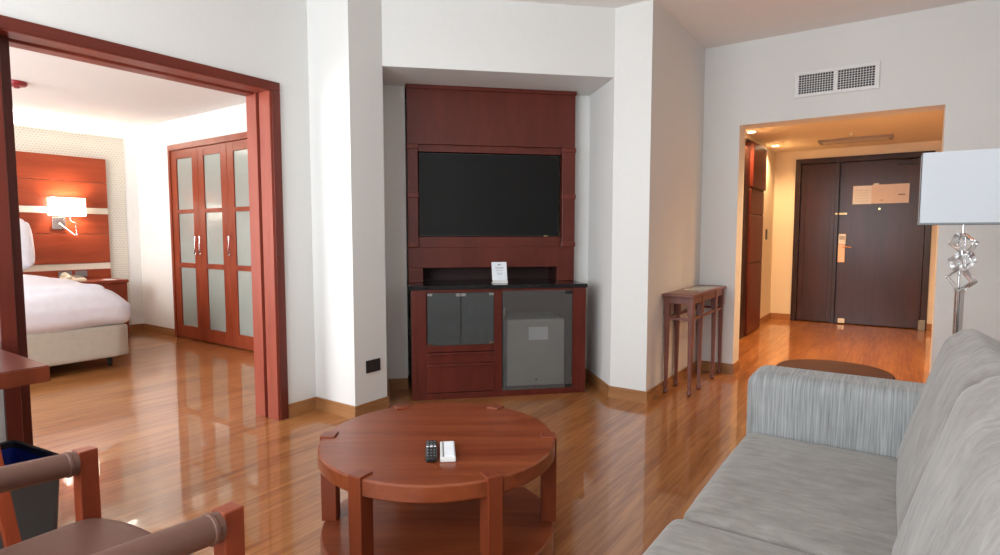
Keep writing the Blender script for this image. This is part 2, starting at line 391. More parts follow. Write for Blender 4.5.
# casing and jamb of the bedroom opening
t = thing('trim_1', 'reddish wooden casing and jamb of the wide bedroom opening', 'door casing', (WL, 0, 0), 0, kind='structure')
MB().box(-0.001, 0.022, 2.209, 2.267, 0, 2.1).build('casing', cherry_b, t, 0.003)
MB().box(-0.001, 0.022, 0.822, 0.880, 0, 2.1).build('casing', cherry_b, t, 0.003)
MB().box(-0.001, 0.022, 0.822, 2.267, 2.1, 2.157).build('head_casing', cherry_h, t, 0.003)
m = MB(); m.box(-0.10, 0.012, 2.195, 2.234, 0, 2.129); m.build('jamb_board', jamb_w, t, 0.002)
m = MB(); m.box(-0.225, -0.118, 2.185, 2.234, 0, 2.129); m.build('jamb_board', jamb_w, t, 0.002)
MB().box(-0.118, -0.10, 2.21, 2.234, 0, 2.129).build('track_groove', notch_m, t)
MB().box(-0.105, 0.012, 0.892, 2.195, 2.097, 2.129).build('head_board', jamb_w, t, 0.002)
MB().box(-0.225, -0.135, 0.86, 2.185, 2.09, 2.129).build('head_board', jamb_w, t, 0.002)
MB().box(-0.135, -0.105, 0.86, 2.195, 2.118, 2.129).build('track_groove', notch_m, t)
m = MB(); m.box(-0.074, 0.0, 0.852, 0.882, 0, 2.1); m.box(-0.225, -0.148, 0.852, 0.882, 0, 2.1); m.build('jamb_board', cherry_b, t, 0.002)
t = thing('door_1', 'dark wooden sliding door edge peeking from its wall pocket at the left', 'sliding door', (-3.39, 0, 0), 0, kind='structure')
MB().box(-0.02, 0.02, -0.45, 0.945, 0.006, 2.115).build('door_leaf', cherry, t, 0.002)
MB().box(0.0195, 0.024, 0.884, 0.898, 0.93, 1.07).build('pull_handle', chrome, t, 0.001)

# ------------------------------------------------------------------ media niche furniture (frame: x along wall, y into it)
P0 = (-2.87, 3.01, 0); RZ = R(45)
# base cabinet
t = thing('media_cabinet', 'cherry wood base cabinet with glass doors and a drawer under the television', 'cabinet', P0, RZ)
m = MB()
m.box(0.012, 0.055, 0.0, 0.55, 0, 0.806); m.box(1.275, 1.318, 0.0, 0.55, 0, 0.806)
m.box(0.055, 0.118, 0.0, 0.022, 0.045, 0.806); m.box(1.214, 1.275, 0.0, 0.022, 0.045, 0.806)
m.box(0.612, 0.672, 0.0, 0.55, 0.045, 0.806)
m.box(0.055, 1.275, 0.0, 0.5, 0.0, 0.045); m.box(0.118, 0.612, 0, 0.022, 0.350, 0.40); m.box(0.118, 1.214, 0, 0.022, 0.785, 0.806)
m.box(0.118, 0.612, 0.022, 0.5, 0.36, 0.38)
m.build('cabinet_body', cherry, t, 0.002)
MB().box(0.055, 1.275, 0.5, 0.52, 0.045, 0.806).build('back_panel', cherry, t)
MB().box(0.12, 0.61, 0.08, 0.48, 0.555, 0.563).build('shelf', smoked, t)
for i, (a, b) in enumerate(((0.124, 0.364), (0.368, 0.608))):
    d = MB().box(a, b, -0.007, -0.001, 0.400, 0.783).build('glass_door', smoked, t, 0.001)
    for zz in (0.404, 0.762): MB().box((a if i == 0 else b-0.035), (a+0.035 if i == 0 else b), -0.011, -0.0075, zz, zz+0.018).build('hinge', chrome, d)
    m = MB(); m.box((b-0.035 if i == 0 else a), (b if i == 0 else a+0.035), -0.013, -0.0075, 0.757, 0.779); m.build('clip', chrome, d)
# drawer with scooped ledges
d = MB()
d.box(0.118, 0.612, -0.006, 0.02, 0.05, 0.245); d.box(0.118, 0.612, -0.002, 0.02, 0.262, 0.330)
d.box(0.118, 0.612, -0.016, 0.02, 0.245, 0.262); d.box(0.118, 0.612, -0.016, 0.02, 0.330, 0.346)
d.build('drawer', cherry, t, 0.004)
d = MB().box(0.676, 1.208, -0.008, -0.001, 0.046, 0.79).build('glass_door', clear_g, t, 0.001)
for zz in (0.05, 0.762): MB().box(1.155, 1.208, -0.014, -0.0085, zz, zz+0.026).build('hinge', black, d)
MB().box(0.680, 0.694, -0.022, -0.0085, 0.60, 0.66).build('pull_handle', chrome, d, 0.002)
# worktop
w_ = MB(); w_.box(-0.004, 1.326, -0.012, 0.60, 0.806, 0.836)
o = w_.build('worktop', granite, None, 0.003); o.location = P0; o.rotation_euler = (0, 0, RZ)
tag(o, 'black polished granite worktop on the cherry media cabinet', 'worktop')
# fridge behind the right glass door
t = thing('mini_fridge', 'small grey fridge with a white sticker behind the cabinet glass door', 'fridge', P0, RZ)
MB().box(0.72, 1.165, 0.075, 0.47, 0.055, 0.565).build('fridge_body', fridge_m, t, 0.006)
MB().box(0.72, 1.165, 0.045, 0.072, 0.06, 0.565).build('fridge_door', fridge_m, t, 0.008)
MB().box(0.885, 1.035, 0.042, 0.0445, 0.410, 0.508).build('sticker', paper, t)
MB().box(0.93, 0.955, 0.040, 0.0445, 0.10, 0.115).build('badge', chrome, t, 0.002)
# drinking glasses on the shelf
for i, (gx, gy, gz) in enumerate(((0.46, 0.18, 0.5635), (0.54, 0.22, 0.5635), (0.54, 0.16, 0.3805))):
    m = MB(); m.lathe([(0.022, 0), (0.026, 0.002), (0.032, 0.11), (0.0305, 0.11), (0.024, 0.006), (0.001, 0.005)], n=24)
    o = m.build('drinking_glass', crystal, None, 0, 'auto')
    x, y = W(gx, gy); o.location = (x, y, gz)
    tag(o, ('clear tumbler on the shelf behind the smoked glass doors, nearer the middle', 'clear tumbler on the shelf behind the smoked glass doors, nearer the fridge',
            'clear tumbler below the shelf behind the smoked glass doors')[i], 'glass', 'tumblers in the media cabinet')
# hutch
H0, H1, HW = 0.285, 0.335, 1.312
t = thing('television_hutch', 'tall cherry wood wall unit framing the television, standing on the granite worktop', 'wall unit', P0, RZ)
m = MB()
m.box(0.0, HW, H0, 0.33, 1.885, 2.31); m.build('top_panel', cherry, t, 0.002)
MB().box(-0.006, HW+0.006, H0-0.015, 0.33, 2.292, 2.3215).build('cornice', cherry, t, 0.003)
m = MB(); m.box(0.0, HW, H0, 0.33, 0.95, 1.105); m.box(0.0, 0.11, H0, 0.33, 0.837, 0.95); m.box(1.172, HW, H0, 0.33, 0.837, 0.95)
m.build('lower_panel', cherry, t, 0.002)
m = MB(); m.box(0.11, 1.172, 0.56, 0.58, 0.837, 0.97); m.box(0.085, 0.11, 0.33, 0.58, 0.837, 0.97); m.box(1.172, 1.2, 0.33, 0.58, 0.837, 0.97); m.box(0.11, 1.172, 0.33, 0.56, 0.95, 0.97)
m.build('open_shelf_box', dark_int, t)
for (a, b) in ((0.0, 0.078), (1.206, HW)):
    for (z0, z1, zr) in ((1.105, 1.49, 1.49), (1.515, 1.875, 1.875)):
        q = MB().box(a, b, H0-0.012, 0.33, z0, z1).build('pilaster', cherry, t, 0.004)
        MB().box(a+0.003, b-0.003, H0-0.002, 0.33, zr, zr+(0.025 if zr < 1.6 else 0.010)).build('joint_reveal', notch_m, q)
    for zz in (1.106, 1.482, 1.845):
        MB().box(a-0.005, b+0.005, H0-0.017, H0+0.03, zz, zz+0.040).build('joint_block', cherry_b, t, 0.006)
MB().box(0.078, 1.206, 0.305, 0.37, 1.832, 1.885).build('upper_rail', cherry, t, 0.002)
MB().box(0.078, 1.206, 0.302, 0.37, 1.105, 1.187).build('lower_rail', cherry, t, 0.002)
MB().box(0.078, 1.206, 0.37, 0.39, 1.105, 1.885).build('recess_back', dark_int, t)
# television
t = thing('television', 'large black flat-screen television set in the cherry wall unit', 'television', P0, RZ)
MB().box(0.086, 1.192, 0.322, 0.366, 1.189, 1.828).build('casing', black, t, 0.004)
MB().box(0.094, 1.184, 0.3195, 0.3225, 1.199, 1.820).build('screen', screen, t)
MB().box(1.07, 1.10, 0.319, 0.3221, 1.1905, 1.197).build('badge', brass, t)
# tent card
x, y = W(0.682, 0.16)
t = thing('tent_card', 'small white standing information card on the granite worktop', 'card', (x, y, 0.8365), RZ)
m = MB(); m.hexa([(-0.058, -0.012, 0.024), (0.058, -0.012, 0.024), (0.058, -0.009, 0.024), (-0.058, -0.009, 0.024)],
                 [(-0.058, 0.026, 0.158), (0.058, 0.026, 0.158), (0.058, 0.029, 0.158), (-0.058, 0.029, 0.158)])
c_ = m.build('card_sheet', paper, t)
m = MB()
for i, (zz, hw) in enumerate(((0.137, 0.012), (0.117, 0.034), (0.110, 0.03), (0.096, 0.028), (0.075, 0.026), (0.066, 0.02))):
    y_ = -0.012+(zz-0.024)/0.134*0.038-0.0012
    m.box(-hw, hw, y_-0.0003, y_+0.0004, zz-(0.006 if i == 0 else 0.0018), zz+(0.006 if i == 0 else 0.0018))
m.build('print', ink, c_)
m = MB(); m.box(-0.058, 0.058, -0.03, 0.03, 0, 0.005); m.box(-0.058, 0.058, -0.028, -0.022, 0.005, 0.022); m.box(-0.05, 0.05, -0.008, 0.022, 0.005, 0.028); m.build('card_base', white_m, t, 0.001)

# socket on the left column
t = thing('wall_socket', 'black double wall socket low on the left white column', 'socket', (COLX, 2.657, 0.326))
MB().box(0.0002, 0.010, -0.0625, 0.0625, -0.042, 0.042).build('cover_plate', black, t, 0.003)
MB().box(0.010, 0.012, -0.045, -0.004, -0.024, 0.024).build('socket_module', black, t, 0.001)
MB().box(0.010, 0.012, 0.004, 0.045, -0.024, 0.024).build('socket_module', black, t, 0.001)

# ------------------------------------------------------------------ vent grille above the hall opening
t = thing('vent_grille', 'white rectangular air vent grille above the hall opening', 'vent', (-0.46, WE, 2.385))
m = MB(); w2_, h2_ = 0.283, 0.098
m.box(-w2_, w2_, -0.016, -0.0005, h2_-0.026, h2_); m.box(-w2_, w2_, -0.016, -0.0005, -h2_, -h2_+0.026)
m.box(-w2_, -w2_+0.03, -0.016, -0.0005, -h2_+0.026, h2_-0.026); m.box(w2_-0.03, w2_, -0.016, -0.0005, -h2_+0.026, h2_-0.026); m.box(-0.015, 0.015, -0.016, -0.0005, -h2_+0.026, h2_-0.026)
m.build('vent_frame', white_m, t, 0.002)
MB().box(-0.255, 0.255, -0.002, -0.0004, -0.073, 0.073).build('vent_shade_sheet', black, t)  # flat black sheet standing in for the shade inside the vent opening
for (a, b) in ((-0.253, -0.015), (0.015, 0.253)):
    m = MB(); k = 13
    for i in range(1, k): x = a+(b-a)*i/k; m.box(x-0.0017, x+0.0017, -0.012, -0.003, -0.072, 0.072)
    for i in range(1, 8): z = -0.072+0.144*i/8; m.box(a, b, -0.009, -0.003, z-0.0016, z+0.0016)
    m.build('vent_lattice', white_m, t)

# ------------------------------------------------------------------ entrance door
t = thing('door_2', 'dark brown entrance door with a narrow fixed side panel in a dark frame', 'door', (0, HB, 0), 0, kind='structure')
m = MB(); m.box(-1.232, -1.165, -0.03, 0.14, 0, 2.24); m.box(0.245, 0.312, -0.03, 0.14, 0, 2.24); m.box(-1.165, 0.245, -0.03, 0.14, 2.17, 2.24)
m.box(-0.745, -0.70, -0.02, 0.12, 0, 2.17); m.build('door_frame', frame_w, t, 0.004)
m = MB(); m.box(-1.163, -0.747, 0.03, 0.08, 0.012, 2.168); m.box(-1.163, -1.10, 0.018, 0.03, 0.012, 2.168); m.box(-0.80, -0.747, 0.018, 0.03, 0.012, 2.168); m.box(-1.10, -0.80, 0.018, 0.03, 2.09, 2.168); m.box(-1.10, -0.80, 0.018, 0.03, 0.012, 0.10)
m.build('side_panel', door_w, t, 0.003)
leaf = MB().box(-0.690, 0.243, 0.012, 0.06, 0.012, 2.166).build('door_leaf', door_w, t, 0.002)
MB().box(-0.700, -0.690, 0.05, 0.06, 0, 2.17).build('seal', black, t)
m = MB(); m.box(-0.685, -0.600, -0.012, 0.011, 1.075, 1.215); l_ = m.build('lock_housing', white_m, t, 0.006)
MB().box(-0.675, -0.610, -0.0125, -0.0115, 1.14, 1.19).build('card_slot', ink, l_)
MB().box(-0.688, -0.605, -0.004, 0.011, 0.835, 1.075).build('lock_plate', copper, t, 0.003)
m = MB(); m.cyl(0.011, -0.05, -0.004, (-0.635, 0, 1.045), 14, 'y'); m.tube([(-0.635, -0.048, 1.045), (-0.60, -0.05, 1.045), (-0.53, -0.05, 1.04)], 0.009)
m.build('door_handle', copper, t, 0, 'auto')
m = MB(); m.box(-0.735, -0.705, -0.035, -0.021, 1.475, 1.495); m.box(-0.69, -0.60, -0.02, 0.011, 1.473, 1.497); m.tube([(-0.72, -0.032, 1.485), (-0.62, -0.036, 1.485)], 0.006)
m.build('security_latch', brass, t, 0.002)
MB().cyl(0.014, 0.004, 0.0115, (-0.24, 0, 1.54), 16, 'y').build('peephole', brass, t)
m = MB(); m.box(-0.07, 0.17, -0.035, 0.011, 2.095, 2.15); m.tube([(0.10, -0.03, 2.155), (-0.05, -0.10, 2.16), (-0.18, -0.04, 2.19)], 0.008, 8)
m.build('door_closer', frame_w, t, 0.003)
MB().box(-0.655, -0.575, -0.012, 0.0115, 0.014, 0.075).build('door_stop', white_m, t, 0.004)
MB().box(0.225, 0.30, -0.075, -0.031, 0.0005, 0.13).build('floor_stop', grey_p, t, 0.006)
t = thing('evacuation_notice', 'two-part white and beige paper notice fixed to the dark entrance door', 'notice', (-0.238, HB+0.0118, 1.735))
MB().box(-0.305, -0.095, -0.003, -0.0005, -0.128, 0.112).build('white_sheet', paper, t)
b_ = MB().box(-0.095, 0.306, -0.003, -0.0005, -0.125, 0.120).build('plan_sheet', paper_b, t)
MB().box(0.19, 0.265, -0.0038, -0.0031, -0.024, -0.010).build('print', ink_d, b_)
MB().box(0.0, 0.04, -0.0038, -0.0031, -0.085, -0.079).build('print', ink_d, b_)
m = MB()
for i in range(5): m.box(-0.275, -0.125, -0.0038, -0.0031, 0.05-i*0.035, 0.054-i*0.035)
m.build('print', plain('pale_ink', (0.62, 0.63, 0.63), 0.7), t)
MB().box(-0.075, -0.02, -0.006, -0.0005, 0.112, 0.137).build('clip', white_m, t, 0.002)

# hall closet on the left
t = thing('hall_closet', 'dark cherry closet with a tall panelled door at the left of the entrance hall', 'closet', (-1.5, 7.0, 0))
m = MB(); m.box(-0.10, 0.028, 0.0, 0.235, 0.0, 2.20); m.box(-0.6, -0.12, 0.0, 0.03, 0, 2.2)
m.build('closet_frame', frame_w, t, 0.003)
dl = MB()
for (z0, z1) in ((0.012, 0.86), (0.872, 1.445), (1.457, 1.745)): dl.box(-0.035, 0.048, 0.25, 1.02, z0, z1)
dl.box(-0.035, 0.066, 0.245, 1.03, 1.76, 2.285)
dl = dl.build('closet_door', cherry, t, 0.012)
MB().box(-0.03, 0.04, 0.255, 1.015, 0.02, 2.27).build('door_core', dark_int, t)
t = thing('hall_switch', 'small black switch on the cream hall wall by the closet', 'switch', (-1.5, 8.5, 1.21))
MB().box(0.0005, 0.012, -0.045, 0.045, -0.07, 0.07).build('cover_plate', black, t, 0.003)
MB().box(0.012, 0.016, -0.015, 0.015, -0.025, 0.025).build('rocker', grey_p, t, 0.002)

# hall ceiling fittings
t = thing('ceiling_grille', 'long narrow beige air grille in the hall ceiling before the door', 'vent', (-0.5, 8.24, HZ))
m = MB(); m.box(-0.38, 0.38, -0.13, -0.115, -0.03, -0.0005); m.box(-0.38, 0.38, 0.115, 0.13, -0.03, -0.0005); m.box(-0.38, -0.34, -0.115, 0.115, -0.03, -0.0005); m.box(0.34, 0.38, -0.115, 0.115, -0.03, -0.0005)
m.build('grille_frame', plain('beige_metal', (0.34, 0.29, 0.25), 0.5), t, 0.002)
m = MB(); 
for i in range(17): m.box(-0.34, 0.34, -0.108+i*0.0135-0.005, -0.108+i*0.0135+0.005, -0.026, -0.004)
m.build('slats', plain('pale_metal', (0.62, 0.56, 0.48), 0.5), t)
t = thing('sprinkler_head', 'tiny sprinkler head in the hall ceiling', 'sprinkler', (-0.513, 7.76, HZ))
MB().lathe([(0.028, -0.0005), (0.028, -0.004), (0.009, -0.006), (0.007, -0.022), (0.016, -0.024), (0.016, -0.027)], n=20).build('deflector', white_m, t, 0, 'auto')
def downlight(x, y, label, power):
    t = thing('downlight', label, 'downlight', (x, y, HZ), 0, 'round hall downlights')
    MB().lathe([(0.05, -0.0005), (0.055, -0.006), (0.045, -0.010), (0.040, -0.004)], n=28).build('rim', white_m, t, 0, 'auto')
    MB().cyl(0.036, -0.0125, -0.0105, n=24).build('bulb', MATS['spot_bulb'], t)
    l = bpy.data.lights.new('hall_spot', 'SPOT'); l.energy = power; l.color = (1.0, 0.62, 0.30); l.spot_size = R(150); l.spot_blend = 0.8; l.shadow_soft_size = 0.04
    o = bpy.data.objects.new('hall_spot', l); COL.objects.link(o); o.location = (x, y, HZ-0.03)
emit('spot_bulb', (1.0, 0.85, 0.6), 25)
downlight(-1.38, 8.25, 'bright round downlight at the hall ceiling beyond the closet', 85)
downlight(-1.42, 7.0, 'bright round downlight in the hall ceiling in front of the closet', 85)
downlight(0.40, 6.1, 'round downlight in the hall ceiling near the right wall', 105)
downlight(-0.45, 6.4, 'round downlight in the middle of the hall ceiling, hidden by the lintel', 140)

# ------------------------------------------------------------------ bedroom
t = thing('headboard', 'panelled orange-red wooden headboard wall with two cream strips', 'headboard', (-7.822, 0, 0))
for (z0, z1) in ((0.25, 0.80), (0.875, 1.21), (1.215, 1.445), (1.52, 1.81), (1.815, 2.095)):
    MB().box(0.0005, 0.035, 0.35, 3.03, z0, z1).build('wood_panel', head_w, t, 0.003)
for z0 in (0.803, 1.448): MB().box(0.0005, 0.024, 0.35, 3.03, z0, z0+0.069).build('cream_strip', warm_strip, t)
for i, (y0, y1) in enumerate(((2.50, 2.63), (2.66, 2.78))):
    o = tag(MB().box(0, 0.010, y0, y1, 0.72, 0.79).build('bedroom_socket', grey_p, None, 0.002, loc=(-7.7865, 0, 0)), ('dark grey socket plate low on the headboard, left of two', 'dark grey socket plate low on the headboard, right of two')[i], 'socket', 'headboard sockets')
# bed
t = thing('bed', 'large bed with white duvet and beige skirt, seen from its foot', 'bed', (-6.77, 1.45, 0))
MB().soft(-0.96, 1.0, -0.92, 0.92, 0.10, 0.40, 0.03, n=10).build('bed_skirt', skirt_m, t, 0, True)
def duv(p, u):
    p = p.copy()
    if u.z < 0: p.z -= 0.02*math.sin(p.y*9+p.x*5)*0.5
    p.x -= 0.05*max(0, u.x)*max(0, u.z); p.y -= 0.16*max(0, u.z)*u.y*abs(u.y)**2
    p.z += 0.008*math.sin(p.x*11+p.y*7)*max(0, u.z)
    return p
MB().soft(-0.98, 1.03, -0.96, 0.955, 0.39, 0.745, 0.09, bz=0.105, bx=0.02, by=0.02, n=22, fn=duv).build('duvet', linen, t, 0, True)
for sx in (-0.85, 0.82):
    for sy in (-0.8, 0.82): MB().lathe([(0.016, 0.0), (0.02, 0.01), (0.024, 0.11)], (sx, sy, 0), 14).build('leg', black, t, 0, 'auto')
def pil(p, u):
    p = p.copy(); k = 1-0.10*(abs(u.y)**3*abs(u.z)**3); p.y *= k; p.z *= k
    p.x += -0.22*p.z; return p
for i, (yy, xx) in enumerate(((1.85, -7.56), (1.0, -7.56))):
    o = MB().soft(-0.08, 0.08, -0.37, 0.37, -0.28, 0.28, 0.07, bx=0.05, n=14, fn=pil).build('pillow', linen, None, 0, True)
    o.location = (xx, yy, 1.11)
    tag(o, ('white pillow upright against the headboard beside the lamp', 'white pillow upright against the headboard, hidden further left')[i], 'pillow', 'bed pillows')
# nightstand
t = thing('nightstand', 'reddish wooden nightstand beside the bed below the headboard', 'nightstand', (-7.55, 2.73, 0))
MB().box(-0.215, 0.235, -0.295, 0.295, 0.655, 0.69).build('tabletop', closet_w, t, 0.003)
m = MB(); m.box(-0.215, 0.215, -0.285, -0.26, 0, 0.655); m.box(-0.215, 0.215, 0.26, 0.285, 0, 0.655); m.box(-0.215, 0.215, -0.26, 0.26, 0.05, 0.07); m.box(-0.215, -0.2, -0.26, 0.26, 0.07, 0.655)
m.build('cabinet_body', closet_w, t, 0.002)
d = MB().box(0.2, 0.218, -0.258, 0.258, 0.45, 0.65).build('drawer', closet_w, t, 0.002); MB().box(0.218, 0.24, -0.06, 0.06, 0.51, 0.522).build('handle', chrome, d, 0.002)
# phone
t = thing('telephone', 'cream desk telephone on the nightstand', 'telephone', (-7.55, 2.56, 0.6905))
m = MB(); m.hexa([(-0.10, -0.10, 0), (0.10, -0.10, 0), (0.10, 0.10, 0), (-0.10, 0.10, 0)], [(-0.095, -0.095, 0.06), (0.095, -0.095, 0.025), (0.095, 0.095, 0.025), (-0.095, 0.095, 0.06)])
m.build('phone_body', phone_m, t, 0.006)
m = MB(); m.tube([(-0.09, -0.06, 0.078), (-0.05, -0.06, 0.085), (0.03, -0.06, 0.072), (0.08, -0.06, 0.052)], 0.015); m.lathe([(0.028, 0.0), (0.030, 0.02), (0.02, 0.03)], (-0.075, -0.06, 0.056), 18); m.lathe([(0.028, 0.0), (0.030, 0.018), (0.02, 0.028)], (0.06, -0.06, 0.035), 18)
m.build('handset', phone_m, t, 0, 'auto')
m = MB()
for i in range(3):
    for j in range(4): m.box(-0.05+j*0.03, -0.033+j*0.03, 0.0+i*0.028, 0.018+i*0.028, 0.055-j*0.0055, 0.062-j*0.0055)
m.build('keypad', grey_p, t, 0.001)
tag(MB().box(0, 0.14, 0, 0.10, 0, 0.004).build('notepad', paper, None, loc=(-7.5, 2.82, 0.6905)), 'small white notepad on the nightstand right of the telephone', 'notepad')
# wall lamp
emit('bedroom_lamp_shade', (1.0, 0.84, 0.66), 3.5)
t = thing('wall_lamp', 'lit bedside wall lamp with a rectangular white shade on the headboard', 'wall lamp', (-7.786, 2.55, 1.27))
MB().box(0.0, 0.02, -0.085, 0.04, -0.005, 0.13).build('wall_plate', chrome, t, 0.003)
m = MB(); m.tube([(0.02, -0.02, 0.06), (0.09, 0.10, -0.07), (0.10, 0.11, -0.07), (0.10, 0.11, 0.06), (0.10, 0.06, 0.09), (0.10, 0.06, 0.24)], 0.008)
m.build('swing_arm', chrome, t, 0, 'auto')
m = MB()
for (x0, x1, y0, y1) in ((0.03, 0.16, -0.125, -0.097), (0.03, 0.16, 0.187, 0.19), (0.03, 0.033, -0.125, 0.19), (0.157, 0.16, -0.125, 0.19)): m.box(x0+0.01, x1+0.01, y0, y1, 0.145, 0.345)
m.build('lamp_shade', MATS['bedroom_lamp_shade'], t)
l = bpy.data.lights.new('bedside_bulb', 'POINT'); l.energy = 13; l.color = (1.0, 0.76, 0.56); l.shadow_soft_size = 0.05
o = bpy.data.objects.new('bedside_bulb', l); COL.objects.link(o); o.location = (-7.676, 2.61, 1.53)
# cove light above the wallpaper panel, washing the wall and ceiling
c = thing('cove_light', 'slim light trough along the top of the wallpapered bedroom wall', 'light', (-7.822, 0, 2.385))
MB().box(0.0, 0.03, 0.25, 3.24, -0.02, 0.0).build('trough', paint_w, c)
area('cove_strip', (-7.80, 1.9, 2.40), (0.35, 0, 1), 0.03, 2.6, 14, (1.0, 0.93, 0.8)).rotation_euler = (R(180), R(-15), 0)
# smoke detector
t = thing('smoke_detector', 'dark red round fitting on the bedroom ceiling', 'detector', (-6.30, 1.80, BZ))
MB().lathe([(0.075, -0.0005), (0.075, -0.02), (0.065, -0.035), (0.03, -0.045)], n=32).build('detector_base', red_m, t, 0, 'auto')
MB().cyl(0.02, -0.055, -0.0452, n=20).build('detector_dome', red_m, t, 0, 'auto')
# wardrobe with glazed doors
t = thing('wardrobe', 'built-in wardrobe with red wood doors glazed in frosted panes', 'wardrobe', (-7.01, 3.39, 0))
m = MB(); m.box(0.0, 0.045, -0.025, 0.5, 0, 2.23); m.box(2.366, 2.415, -0.025, 0.5, 0, 2.23); m.box(0.045, 2.366, -0.025, 0.5, 2.165, 2.23); m.box(0.045, 2.415, 0.03, 0.5, 0, 0.01)
m.build('wardrobe_frame', closet_w, t, 0.003)
MB().box(0.045, 2.415, 0.45, 0.47, 0.01, 2.165).build('back_panel', paint_w, t)
def leafdoor(x0, hside):
    wl = 0.575; m = MB(); st = 0.118
    m.box(0, st, -0.012, 0.022, 0.012, 2.16); m.box(wl-st, wl, -0.012, 0.022, 0.012, 2.16)
    for (z0, z1) in ((2.065, 2.16), (1.445, 1.49), (0.83, 0.885), (0.012, 0.155)): m.box(st, wl-st, -0.012, 0.022, z0, z1)
    d = m.build('door', closet_w, t, 0.002); d.location = (x0, 0, 0)
    for (z0, z1) in ((1.49, 2.065), (0.885, 1.445), (0.155, 0.83)): MB().box(st+0.001, wl-st-0.001, 0.002, 0.008, z0+0.001, z1-0.001).build('pane', frost, d)
    hx = 0.045 if hside < 0 else wl-0.045
    m = MB(); m.tube([(hx, -0.012, 0.99), (hx, -0.05, 0.99), (hx, -0.05, 1.19), (hx, -0.012, 1.19)], 0.008, 10); m.build('handle', chrome, d, 0, 'auto')
leafdoor(0.048, 1); leafdoor(0.628, -1); leafdoor(1.208, -1); leafdoor(1.788, 1)

# ------------------------------------------------------------------ console table
t = thing('console_table', 'narrow rosewood console table with tapered legs against the wall by the hall', 'table', (-1.348, 4.715, 0))
tw, tl, th = 0.150, 0.50, 0.765
MB().box(-0.10, tw-0.018, -0.50, 0.475, th-0.022, th).build('tabletop', rose_w, t, 0.005)
MB().box(-0.065, 0.10, -0.15, 0.30, th-0.001, th+0.0015).build('marble_inlay', marble, t)
m = MB(); m.box(-0.085, 0.115, -0.457, -0.440, th-0.075, th-0.022); m.box(-0.085, 0.115, 0.44, 0.457, th-0.075, th-0.022); m.box(0.098, 0.115, -0.440, 0.44, th-0.075, th-0.022); m.box(-0.085, -0.068, -0.440, 0.44, th-0.075, th-0.022)
m.build('apron', rose_w, t, 0.002)
m = MB(); m.box(-0.08, 0.105, -0.447, -0.432, 0.565, 0.585); m.box(-0.08, 0.105, 0.432, 0.447, 0.565, 0.585); m.box(0.095, 0.11, -0.432, 0.432, 0.565, 0.585); m.box(-0.085, -0.07, -0.432, 0.432, 0.565, 0.585)
m.build('stretcher', rose_w, t, 0.002)
for yy in (-0.435, -0.19, 0.21, 0.43):
    for xx in (-0.078, 0.100):
        m = MB(); a, b = 0.018, 0.011
        m.hexa([(xx-b, yy-b, 0.035), (xx+b, yy-b, 0.035), (xx+b, yy+b, 0.035), (xx-b, yy+b, 0.035)], [(xx-a, yy-a, th-0.10), (xx+a, yy-a, th-0.10), (xx+a, yy+a, th-0.10), (xx-a, yy+a, th-0.10)])
        m.box(xx-a-0.003, xx+a+0.003, yy-a-0.006, yy+a+0.006, th-0.16, th-0.022)
        lg = m.build('leg', rose_w, t, 0.002)
        MB().lathe([(0.010, 0), (0.019, 0.012), (0.019, 0.026), (0.012, 0.036)], (xx, yy, 0), 14).build('foot', rose_w, lg, 0, 'auto')

# ------------------------------------------------------------------ coffee table
TX, TY = -1.405, 1.622
t = thing('coffee_table', 'large round cherry wood coffee table with six square legs and a lower shelf', 'table', (TX, TY, 0), R(35))
RT = 0.438
MB().lathe([(RT-0.006, 0.385), (RT, 0.391), (RT, 0.437), (RT-0.006, 0.443)], n=96).build('tabletop', table_w, t, 0, 'auto')
MB().lathe([(RT-0.008, 0.022), (RT-0.002, 0.028), (RT-0.002, 0.114), (RT-0.008, 0.12)], n=96).build('shelf', table_w, t, 0, 'auto')
MB().lathe([(RT-0.06, 0.0), (RT-0.06, 0.022)], n=64).build('plinth', notch_m, t)
for k in range(6):
    a = R(-0.8+60*k); m = MB()
    m.box(-0.054, 0.004, -0.027, 0.027, 0.1205, 0.450)      # post from the shelf, let into the rim of the top
    o = m.build('leg', table_l, t, 0.003); o.location = (math.cos(a)*(RT+0.002), math.sin(a)*(RT+0.002), 0); o.rotation_euler = (0, 0, a)
# remote and pad
def on_table(name, label, cat, px, py, ang): return thing(name, label, cat, (px, py, 0.4435), ang)
ang = R(-43+0)
t = on_table('remote_control', 'black remote control with a pale button row on the coffee table', 'remote control', -1.308, 1.470, R(41))
def rbody(p, u): return p
MB().soft(-0.02, 0.02, -0.085, 0.085, 0.0, 0.02, 0.008, n=8).build('remote_body', black, t, 0, True)
m = MB(); m.box(-0.005, 0.005, 0.008, 0.020, 0.0195, 0.022); m.box(-0.017, -0.009, 0.010, 0.018, 0.0195, 0.0215); m.box(0.009, 0.017, 0.010, 0.018, 0.0195, 0.0215); m.build('pale_buttons', paper, t, 0.001)
for i in (0, 1, 2, 4, 5):
    for j in range(3):
        yy = -0.07+i*0.026; MB().box(-0.014+j*0.011, -0.008+j*0.011, yy-0.004, yy+0.004, 0.0195, 0.0212).build('button', grey_p, t, 0.0008)
t = on_table('card_holder', 'small white rectangular card holder beside the black remote on the coffee table', 'card holder', -1.262, 1.503, R(41))
MB().box(-0.026, 0.026, -0.078, 0.078, 0.0, 0.016).build('holder_body', white_m, t, 0.003)
MB().box(-0.012, 0.022, -0.068, 0.072, 0.0155, 0.018).build('card_sheet', paper, t, 0.001)
MB().box(-0.0175, -0.0135, -0.07, 0.07, 0.0155, 0.0175).build('slot', grey_p, t)

